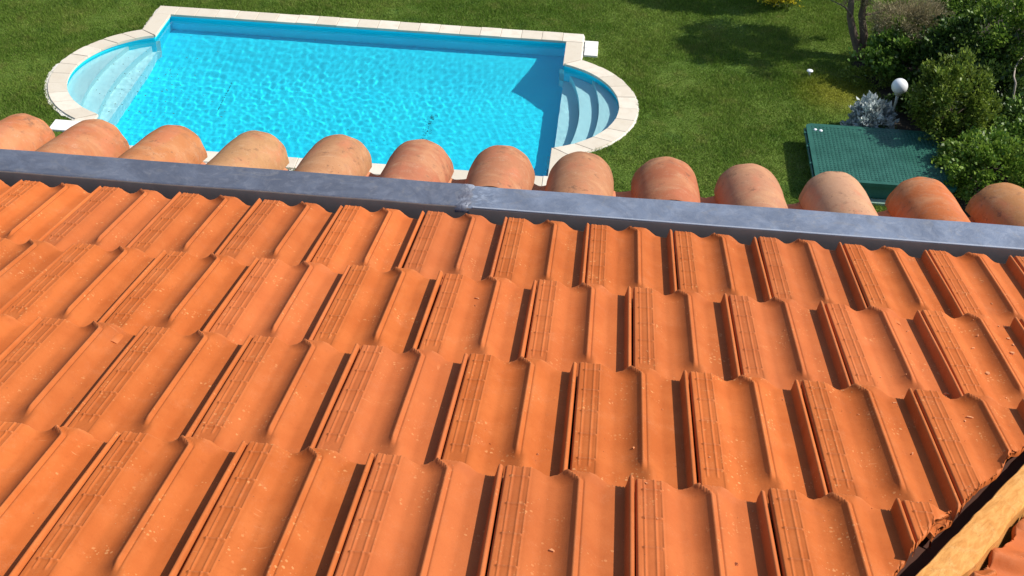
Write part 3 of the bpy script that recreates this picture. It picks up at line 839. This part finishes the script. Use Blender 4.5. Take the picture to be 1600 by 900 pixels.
# ================================================================== LAWN
hole = outline(CW+.012, 40)
outer = [(-400, -400), (400, -400), (400, 400), (-400, 400)]
tri = tessellate_polygon([[Vector((x, y, 0)) for x, y in outer], [Vector((x, y, 0)) for x, y in hole]])
pts = outer+hole
LZ = GZ-.035
lawn = pyd('lawn', [(x, y, LZ) for x, y in pts], [t for t in tri], LAWN); tag(lawn, 'green lawn round the pool', None, None, 'structure')
for p in lawn.data.polygons:
    if p.normal.z < 0: p.flip()
def in_pool(x, y, e):
    r = (x > PX0-CW-e) & (x < PX1+CW+e) & (y > PY0-CW-e) & (y < PY1+CW+.04+e)
    r |= (x >= PX1) & (x < rb(y, CW+e)); r |= (x <= PX0) & (x > lb(y, CW+e)+0*y)
    return r
def bed_edge(y): return np.interp(y, [13, 15, 16.5, 17.5, 18.4, 19.2, 19.9, 20.4, 21.5, 24], [6.3, 6.1, 5.9, 5.5, 5.5, 5.35, 5.1, 6.2, 7.6, 8.6])
BX0, BX1, BY0, BY1 = 4.03, 6.45, 15.40, 17.33
rng = np.random.default_rng(7)
N = 1350000
x = rng.uniform(-13.2, 9.5, N); y = rng.uniform(13.2, 26.5, N)
# only ground the camera (or a step to its side) can see
u = np.stack([x, y, np.full(N, LZ)], 1)-np.array(CP); qc = u @ np.array(CM).T
ix, iy = 800+FPX*qc[:, 0]/qc[:, 2], 450+FPX*qc[:, 1]/qc[:, 2]
ok = (ix > -140) & (ix < 1740) & (iy > -70) & (iy < 420)
ok &= ~in_pool(x, y, .012+.03*rng.random(N)) & (x < bed_edge(y)+rng.normal(0, .06, N)) & ~((x > BX0-.02) & (x < BX1) & (y > BY0) & (y < BY1))
ok &= ~((x > .03) & (x < .32) & (y > 19.35) & (y < 20.0))
x, y = x[ok], y[ok]; n = len(x)
def vnoise(x, y, f, seed):
    r = np.random.default_rng(seed); z = np.zeros_like(x)
    for _ in range(9):
        a = r.uniform(0, 6.28); z += np.sin((x*np.cos(a)+y*np.sin(a))*f*r.uniform(.6, 1.5)+r.uniform(0, 6.28))
    return z/4.2
hgt = (.036+.016*np.clip(vnoise(x, y, 3.2, 1), -1, 1)+.010*vnoise(x, y, 11, 2))*rng.uniform(.55, 1.45, n)
hgt = np.clip(hgt, .012, .10)
a = rng.uniform(0, 2*np.pi, n); lean = rng.uniform(.2, 1.1, n)*hgt; la_ = rng.uniform(0, 2*np.pi, n); w = rng.uniform(.004, .0085, n)
V = np.zeros((n, 3, 3))
V[:, 0] = np.stack([x-np.cos(a)*w, y-np.sin(a)*w, np.full(n, LZ-.004)], 1)
V[:, 1] = np.stack([x+np.cos(a)*w, y+np.sin(a)*w, np.full(n, LZ-.004)], 1)
V[:, 2] = np.stack([x+np.cos(la_)*lean, y+np.sin(la_)*lean, LZ+hgt], 1)
g = tri_mesh('grass', V.reshape(-1, 3), 3, BLADE); tag(g, 'short green grass of the lawn round the pool', 'grass', None, 'stuff')
# bed of bare soil under the shrubs
by = np.linspace(12.5, 27, 60); v = []; f = []
for i, yy in enumerate(by):
    v += [(float(bed_edge(yy))-.05+.06*math.sin(yy*9), yy, LZ+.006), (16, yy, LZ+.006)]
    if i: f.append((2*i-2, 2*i-1, 2*i+1, 2*i))
tag(pyd('flower_bed', v, f, SOIL), 'dark soil under the shrubs', None, None, 'structure')

# ================================================================== PLANTS
def blob_points(rng, n, c, r, clumps, shell=.55, gap=.3):
    "points in leafy clumps spread through an ellipsoid"
    cc = rng.normal(0, 1, (clumps, 3)); cc /= np.linalg.norm(cc, axis=1)[:, None]
    cc *= (shell+(1-shell)*rng.random((clumps, 1)))*rng.uniform(.75, 1.08, (clumps, 1))
    cc[:, 2] = np.where(cc[:, 2] < -.55, -cc[:, 2]*.4, cc[:, 2])
    k = rng.integers(0, clumps, n); p = cc[k]+rng.normal(0, gap, (n, 3))*rng.uniform(.4, 1, (clumps, 1))[k]
    return p*np.array(r)+np.array(c), p

def leaves(name, P, out, size, aspect, mat, parent, rng, up=.5, droop=0.0):
    "one bent four-sided leaf per point"
    n = len(P)
    d = out/np.maximum(np.linalg.norm(out, axis=1), 1e-6)[:, None]+rng.normal(0, .75, (n, 3)); d[:, 2] += up-droop
    d /= np.linalg.norm(d, axis=1)[:, None]
    s = np.cross(d, rng.normal(0, 1, (n, 3))); s /= np.linalg.norm(s, axis=1)[:, None]
    l = size*rng.uniform(.6, 1.4, n)[:, None]; w = l*aspect
    nn = np.cross(d, s)
    V = np.zeros((n, 4, 3))
    V[:, 0] = P; V[:, 1] = P+d*l*.5+s*w+nn*l*.08; V[:, 2] = P+d*l-nn*l*.1; V[:, 3] = P+d*l*.5-s*w+nn*l*.08
    o = tri_mesh(name, V.reshape(-1, 3), 4, mat); keep(o, parent); return o

def branchy(bm, rng, base, tips, r0, r1, n=7):
    for t in tips:
        b0 = Vector(base); t = Vector(t); pts = []; rad = []
        off = Vector(rng.normal(0, .12, 3))*(t-b0).length
        for i in range(6):
            f = i/5; pts.append(b0.lerp(t, f)+off*math.sin(f*math.pi)+Vector(rng.normal(0, .015, 3))); rad.append(r0*(1-f)+r1*f)
        tube(bm, pts, rad, n)

def shrub(label, cat, base, c, r, n, size, aspect, mat, seed, clumps=40, name='shrub', gap=.16, shell=.6, stems=7, up=.8, stem_r=.018, group=None, droop=0.0):
    rng = np.random.default_rng(seed); base = Vector(base)
    e = empty(name, base); tag(e, label, cat, group)
    P, q = blob_points(rng, n, c, r, clumps, shell, gap)
    ok = P[:, 2] > LZ+.02; P, q = P[ok], q[ok]
    leaves('foliage', P, q*np.array(r), size, aspect, mat, e, rng, up, droop)
    bm = bmesh.new()
    tips = [P[i] for i in rng.integers(0, len(P), stems)]
    branchy(bm, rng, base, tips, stem_r, stem_r*.3)
    keep(bm_obj('branches', bm, BARK, None, True), e)
    return e

OLIVE = leaf_material('olive_leaf', (.085, .135, .016), (.22, .29, .04), .5)
GLOSSY = leaf_material('glossy_leaf', (.045, .11, .015), (.17, .28, .04), .42, .25, .45)
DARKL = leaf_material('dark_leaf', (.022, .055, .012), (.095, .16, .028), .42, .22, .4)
FRESH = leaf_material('fresh_leaf', (.075, .16, .016), (.22, .32, .042), .48, .3)
DRY = leaf_material('dry_needle', (.20, .175, .09), (.42, .35, .21), .8, .25, .1)
SILVER = leaf_material('silver_leaf', (.27, .33, .34), (.60, .63, .60), .75, .15, .15)
YELLOW = leaf_material('yellow_petal', (.62, .48, .02), (.75, .62, .05), .7, .3, .1)
JUNI = leaf_material('grey_green_needle', (.06, .085, .04), (.16, .17, .10), .75, .2, .15)

def spot(px, py, h):
    "ground point and centre of a mass whose middle, h above the lawn, shows at this pixel"
    q = at(px, py, LZ+h); return q
def mass(px, py, h, r, **kw):
    q = spot(px, py, h); return shrub(base=(q.x, q.y, LZ), c=(q.x, q.y, q.z), r=r, **kw)

mass(1492, 163, .76, (.68, .80, .76), label='large rounded olive green bush right behind the white globe lamp', cat='bush', n=15000, size=.065, aspect=.28, mat=OLIVE, seed=21, clumps=80, gap=.12, shell=.80, stems=10)
mass(1428, 92, .45, (1.0, .60, .42), label='spreading glossy green shrub between the tree trunk and the rounded bush', cat='shrub', n=6500, size=.075, aspect=.36, mat=GLOSSY, seed=22, clumps=60, gap=.15, shell=.7)
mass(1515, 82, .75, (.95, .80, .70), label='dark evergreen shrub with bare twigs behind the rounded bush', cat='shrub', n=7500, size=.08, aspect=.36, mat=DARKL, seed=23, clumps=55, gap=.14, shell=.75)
mass(1420, 30, .95, (.72, .60, .50), label='grey brown feathery conifer with dry needles at the top of the garden', cat='conifer', n=9000, size=.075, aspect=.07, mat=DRY, seed=24, clumps=55, gap=.16, shell=.7, name='conifer')
mass(1530, 12, .85, (1.0, .8, .60), label='tall mid green shrub at the top right corner of the garden', cat='shrub', n=7500, size=.07, aspect=.26, mat=GLOSSY, seed=25, clumps=50, gap=.14, shell=.75)
mass(1580, 55, 1.2, (.9, .8, .9), label='green leafy shrub with pale arching twigs at the right edge', cat='shrub', n=6000, size=.07, aspect=.28, mat=FRESH, seed=26, clumps=44, gap=.13, shell=.8)
mass(1552, 268, .42, (.82, .85, .50), label='low bright green bush in front of the green cover and nearest the roof', cat='bush', n=12500, size=.06, aspect=.36, mat=FRESH, seed=27, clumps=110, gap=.12, shell=.8)
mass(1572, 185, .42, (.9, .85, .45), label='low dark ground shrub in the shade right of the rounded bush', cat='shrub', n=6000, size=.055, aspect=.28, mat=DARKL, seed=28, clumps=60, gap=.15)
mass(1368, 122, .14, (.62, .36, .17), label='low patch of yellow green leaves on the lawn edge left of the globe lamp', cat='shrub', n=2600, size=.045, aspect=.26, mat=OLIVE, seed=29, clumps=40, gap=.17, stems=4, stem_r=.008)
mass(1400, 58, .22, (.55, .35, .22), label='small dark clump at the foot of the leaning tree', cat='shrub', n=1800, size=.05, aspect=.28, mat=DARKL, seed=31, clumps=26, stems=4, stem_r=.008)
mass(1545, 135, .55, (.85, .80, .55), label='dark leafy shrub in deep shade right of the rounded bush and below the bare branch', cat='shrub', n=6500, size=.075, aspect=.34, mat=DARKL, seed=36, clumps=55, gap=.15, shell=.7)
mass(1598, 215, .45, (.7, .8, .5), label='shaded shrub at the right edge between the dark tree and the low bright bush', cat='shrub', n=4500, size=.07, aspect=.32, mat=GLOSSY, seed=37, clumps=50, gap=.15, shell=.7)
mass(1425, 62, .50, (.60, .45, .40), label='mid green shrub below the grey brown conifer and behind the globe lamp', cat='shrub', n=4500, size=.07, aspect=.34, mat=FRESH, seed=38, clumps=45, gap=.15, shell=.7)
mass(1478, 100, .62, (.60, .50, .50), label='dark shrub filling the gap behind the top of the rounded bush', cat='shrub', n=4500, size=.075, aspect=.34, mat=DARKL, seed=39, clumps=45, gap=.15, shell=.7)
mass(1428, 158, .24, (.42, .28, .24), label='small dark leafy clump just right of the globe lamp pole', cat='shrub', n=2600, size=.06, aspect=.32, mat=DARKL, seed=41, clumps=34, gap=.16, shell=.5, stems=4, stem_r=.008)
# silver shrub with flower heads
s1 = mass(1357, 184, .30, (.40, .36, .30), label='silvery grey leaved plant with white tips leaning over the green cover', cat='plant', n=2600, size=.085, aspect=.24, mat=SILVER, seed=30, clumps=70, gap=.15, stems=6, stem_r=.007, up=.9, name='silver_plant')
# yellow flowers
q = at(1212, 8, LZ)
e = shrub('low clump of yellow flowers on the lawn beyond the tree shadows', 'flowers', (q.x, q.y, LZ), (q.x, q.y+.1, LZ+.07), (.55, .45, .10), 900, .045, .3, OLIVE, 33, 40, 'flower_clump', .2, .4, 4, .8, .005)
rng = np.random.default_rng(34); P, qq = blob_points(rng, 520, (q.x, q.y+.1, LZ+.12), (.50, .42, .06), 40, .4, .2)
leaves('flower_heads', P, np.tile([0, 0, 1.0], (len(P), 1)), .04, .5, YELLOW, e, rng, 1.0)

# leaning tree at the edge of the lawn
tb = at(1345, 92, LZ); rng = np.random.default_rng(40)
tree = empty('tree', (tb.x, tb.y, LZ)); tag(tree, 'small leaning tree with twisted brown trunk and thin grey green crown above the lawn', 'tree')
bm = bmesh.new()
p1 = [tb+Vector(o) for o in ((0, 0, -.02), (-.10, .02, .22), (-.22, .08, .48), (-.34, .10, .80), (-.36, .20, 1.15), (-.30, .35, 1.6), (-.1, .5, 2.1))]
tube(bm, p1, [.105, .085, .075, .065, .055, .045, .025], 10)
p2 = [tb+Vector(o) for o in ((-.02, .02, .10), (.00, .15, .42), (-.10, .26, .78), (-.06, .40, 1.2), (.15, .55, 1.75), (.5, .7, 2.3))]
tube(bm, p2, [.085, .080, .068, .058, .045, .02], 10)
for s_, t_ in ((p1[4], (-.9, .3, 1.9)), (p1[5], (-.6, .9, 2.3)), (p2[3], (.8, .2, 2.1)), (p2[4], (.3, 1.1, 2.7)), (p1[3], (-.8, -.1, 1.2)), (p2[2], (.55, .35, 1.05))):
    branchy(bm, rng, s_, [tb+Vector(t_)], .03, .008)
keep(bm_obj('trunk', bm, BARK, None, True), tree)
P, qq = blob_points(rng, 20000, (tb.x-.05, tb.y+.75, LZ+2.25), (1.45, 1.25, .75), 46, .55, .12)
leaves('crown', P, qq, .085, .12, JUNI, tree, rng, .3)
P, qq = blob_points(rng, 1700, (tb.x-.30, tb.y+.30, LZ+1.18), (.42, .30, .28), 18, .5, .2)
leaves('low_sprays', P, qq, .07, .10, DRY, tree, rng, .3)
P, qq = blob_points(rng, 4200, (tb.x+.10, tb.y+1.05, LZ+1.65), (.95, .75, .40), 26, .5, .15)
leaves('lower_crown', P, qq, .08, .12, JUNI, tree, rng, .3)
# taller trees outside the right and top edges: out of view, standing there to shade the bed and lawn
def big_tree(label, base, c, r, n, mat, seed, size=.09):
    rng = np.random.default_rng(seed); t = empty('tree', base); tag(t, label, 'tree')
    bm = bmesh.new(); b0 = Vector(base); top_ = Vector(c)
    tube(bm, [b0, b0.lerp(top_, .4)+Vector((.08, 0, 0)), top_], [.16, .12, .05], 10)
    P, qq = blob_points(rng, n, c, r, 60, .6, .15)
    branchy(bm, rng, b0.lerp(top_, .35), [P[i] for i in rng.integers(0, len(P), 9)], .05, .01)
    keep(bm_obj('trunk', bm, BARK, None, True), t); leaves('crown', P, qq*np.array(r), size, .26, mat, t, rng, .3)
big_tree('dense dark tree out of view beyond the right edge, shading the shrubs', (10.3, 20.3, LZ), (10.1, 20.2, LZ+1.8), (1.15, 1.4, 1.1), 11000, DARKL, 51)
big_tree('dark leafy tree out of view beyond the right edge, shading the bed', (10.2, 18.3, LZ), (10.1, 18.3, LZ+1.6), (1.0, 1.2, 1.0), 9000, DARKL, 52)
big_tree('loose crowned tree behind the garden whose shade streaks the lawn', (5.7, 24.0, LZ), (5.1, 22.95, LZ+2.5), (1.75, .75, .7), 15000, GLOSSY, 53)
# bare pale twig arching at the right
bm = bmesh.new()
tp = [at(1591+dx, 118+dy, LZ+1.0) for dx, dy in ((-4, 12), (-7, 2), (-5, -12), (2, -24), (12, -32))]
tube(bm, tp, [.018, .017, .015, .013, .01], 7); tube(bm, [tp[0], tp[0]+Vector((.05, .05, -.4)), tp[0]+Vector((.1, .1, -1.0))], [.018, .02, .024], 7)
o = bm_obj('bare_branch', bm, simple('pale_bark', (.34, .29, .24), .9, 0, .3, 12, .8), None, True)
tag(o, 'bare pale branch arching in front of the dark shrubs at the right edge', 'branch')

# ================================================================== GARDEN THINGS
# globe lamp
gb = at(1396, 177, LZ)
def pix(p):
    d = Vector(p)-CP; c = [sum(CM[i][k]*d[k] for k in range(3)) for i in range(3)]; return 800+FPX*c[0]/c[2], 450+FPX*c[1]/c[2]
z = LZ
while pix((gb.x, gb.y, z))[1] > 135: z += .005
GR = 12.0*(Vector((gb.x, gb.y, z))-CP).length/FPX
lamp = empty('globe_lamp', (gb.x, gb.y, LZ)); tag(lamp, 'white globe garden lamp on a thin grey pole', 'lamp')
bm = bmesh.new(); tube(bm, [(gb.x, gb.y, LZ-.05), (gb.x, gb.y, z-GR+.01)], [.028, .028], 12); keep(bm_obj('pole', bm, GREY_PAINT, None, True), lamp)
bm = bmesh.new(); lathe(bm, [(0, -.01), (.05, -.01), (.06, .0), (.06, .04), (.045, .055), (0, .055)], (gb.x, gb.y, z-GR-.02), 16); keep(bm_obj('collar', bm, GREY_PAINT, None, True), lamp)
bm = bmesh.new(); bmesh.ops.create_uvsphere(bm, u_segments=32, v_segments=20, radius=GR); bmesh.ops.translate(bm, verts=bm.verts, vec=(gb.x, gb.y, z)); keep(bm_obj('globe', bm, WHITE_GLOBE, None, True), lamp)
# small low light in the grass
q = at(1264, 119, LZ); sl = empty('garden_light', (q.x, q.y, LZ)); tag(sl, 'small round white light standing low in the lawn by the tree shade', 'garden light')
bm = bmesh.new(); lathe(bm, [(0, 0), (.02, 0), (.018, .10), (0, .10)], (q.x, q.y, LZ), 12); keep(bm_obj('stake', bm, GREY_PAINT, None, True), sl)
bm = bmesh.new(); lathe(bm, [(0, .095), (.04, .095), (.058, .105), (.060, .112), (.050, .124), (.024, .134), (0, .138)], (q.x, q.y, LZ), 24); keep(bm_obj('head', bm, WHITE_GLOBE, None, True), sl)
# green pump house cover
def green_material():
    k = NT('green_plastic', .42, .45); co = k.obj(False)
    n = k.noise(co, 3, 4); n2 = k.noise(co, 40, 3)
    c = k.mix(k.ramp(n, .3, .7), (.014, .082, .058), (.026, .118, .086))
    c = k.mix(k.math('MULTIPLY', k.ramp(n2, .55, .75), .4), c, (.08, .20, .16))
    k.bump(n2, .2, .003)
    return k.color(c)
GREEN = green_material()
cov = empty('pump_cover', (BX0, BY0, LZ)); tag(cov, 'low green plastic pump housing with a studded lid half under the bushes', 'pump housing')
LH_ = .36; zt = LZ+LH_
def round_rect(x0, x1, y0, y1, r, n=6):
    p = []
    for cx, cy, a0 in ((x1-r, y1-r, 0), (x0+r, y1-r, 90), (x0+r, y0+r, 180), (x1-r, y0+r, 270)):
        p += [(cx+r*math.cos(R(a0+90*i/n)), cy+r*math.sin(R(a0+90*i/n))) for i in range(n+1)]
    return p
q0 = at(1259, 191, zt); q1 = at(1275, 279, zt)
cx0, cy1, cy0 = (q0.x+q1.x)/2, q0.y, q1.y; cx1 = cx0+2.22
slab(round_rect(cx0+.06, cx1-.06, cy0+.06, cy1-.06, .06), LZ-.02, zt-.06, 'base', GREEN, cov, .01)
slab(round_rect(cx0, cx1, cy0, cy1, .08), zt-.075, zt-.012, 'lid', GREEN, cov, .018)
slab(round_rect(cx0+.02, cx1-.03, cy0-.10, cy0+.03, .03), LZ-.02, LZ+.05, 'footing', simple('pale_green_concrete', (.22, .32, .25), .9, 0, .3, 15, .5), cov, .01)
# woven studs on the lid
bm = bmesh.new(); sx, sy = .062, .062
nx_, ny_ = int((cx1-cx0-.14)/sx), int((cy1-cy0-.14)/sy)
for i in range(nx_):
    for j in range(ny_):
        px_, py_ = cx0+.07+(i+.5)*sx, cy0+.07+(j+.5)*sy
        a_, b_ = ((.024, .015) if (i+j) % 2 else (.015, .024)); h = .011; zb = zt-.0135
        v0 = [bm.verts.new((px_+dx*a_, py_+dy*b_, zb)) for dx, dy in ((-1, -1), (1, -1), (1, 1), (-1, 1))]
        v1 = [bm.verts.new((px_+dx*a_*.6, py_+dy*b_*.6, zb+h)) for dx, dy in ((-1, -1), (1, -1), (1, 1), (-1, 1))]
        bm.faces.new(v1)
        for k in range(4): bm.faces.new((v0[k], v0[(k+1) % 4], v1[(k+1) % 4], v1[k]))
o = bm_obj('lid_studs', bm, GREEN); keep(o, cov); o['kind'] = 'stuff'
bm = bmesh.new(); box_bm(bm, cx0-.035, cx0-.008, cy0+.05, cy1-.12, zt-.10, zt-.045, .008, 2); keep(bm_obj('side_rail', bm, GREEN), cov)
for yy in (cy0+.55, cy0+1.1, cy0+1.55):
    bm = bmesh.new(); box_bm(bm, cx0-.045, cx0+.01, yy-.03, yy+.03, zt-.09, zt-.035, .006, 2); keep(bm_obj('clip', bm, GREEN), cov)
for k in range(2):
    bm = bmesh.new(); lathe(bm, [(0, .02), (.018, .018), (.03, .008), (.032, 0)], (cx0+.14+.09*k, cy1-.22-.02*k, zt-.010), 12); keep(bm_obj('screw_cap', bm, WHITE_GLOBE, None, True), cov)
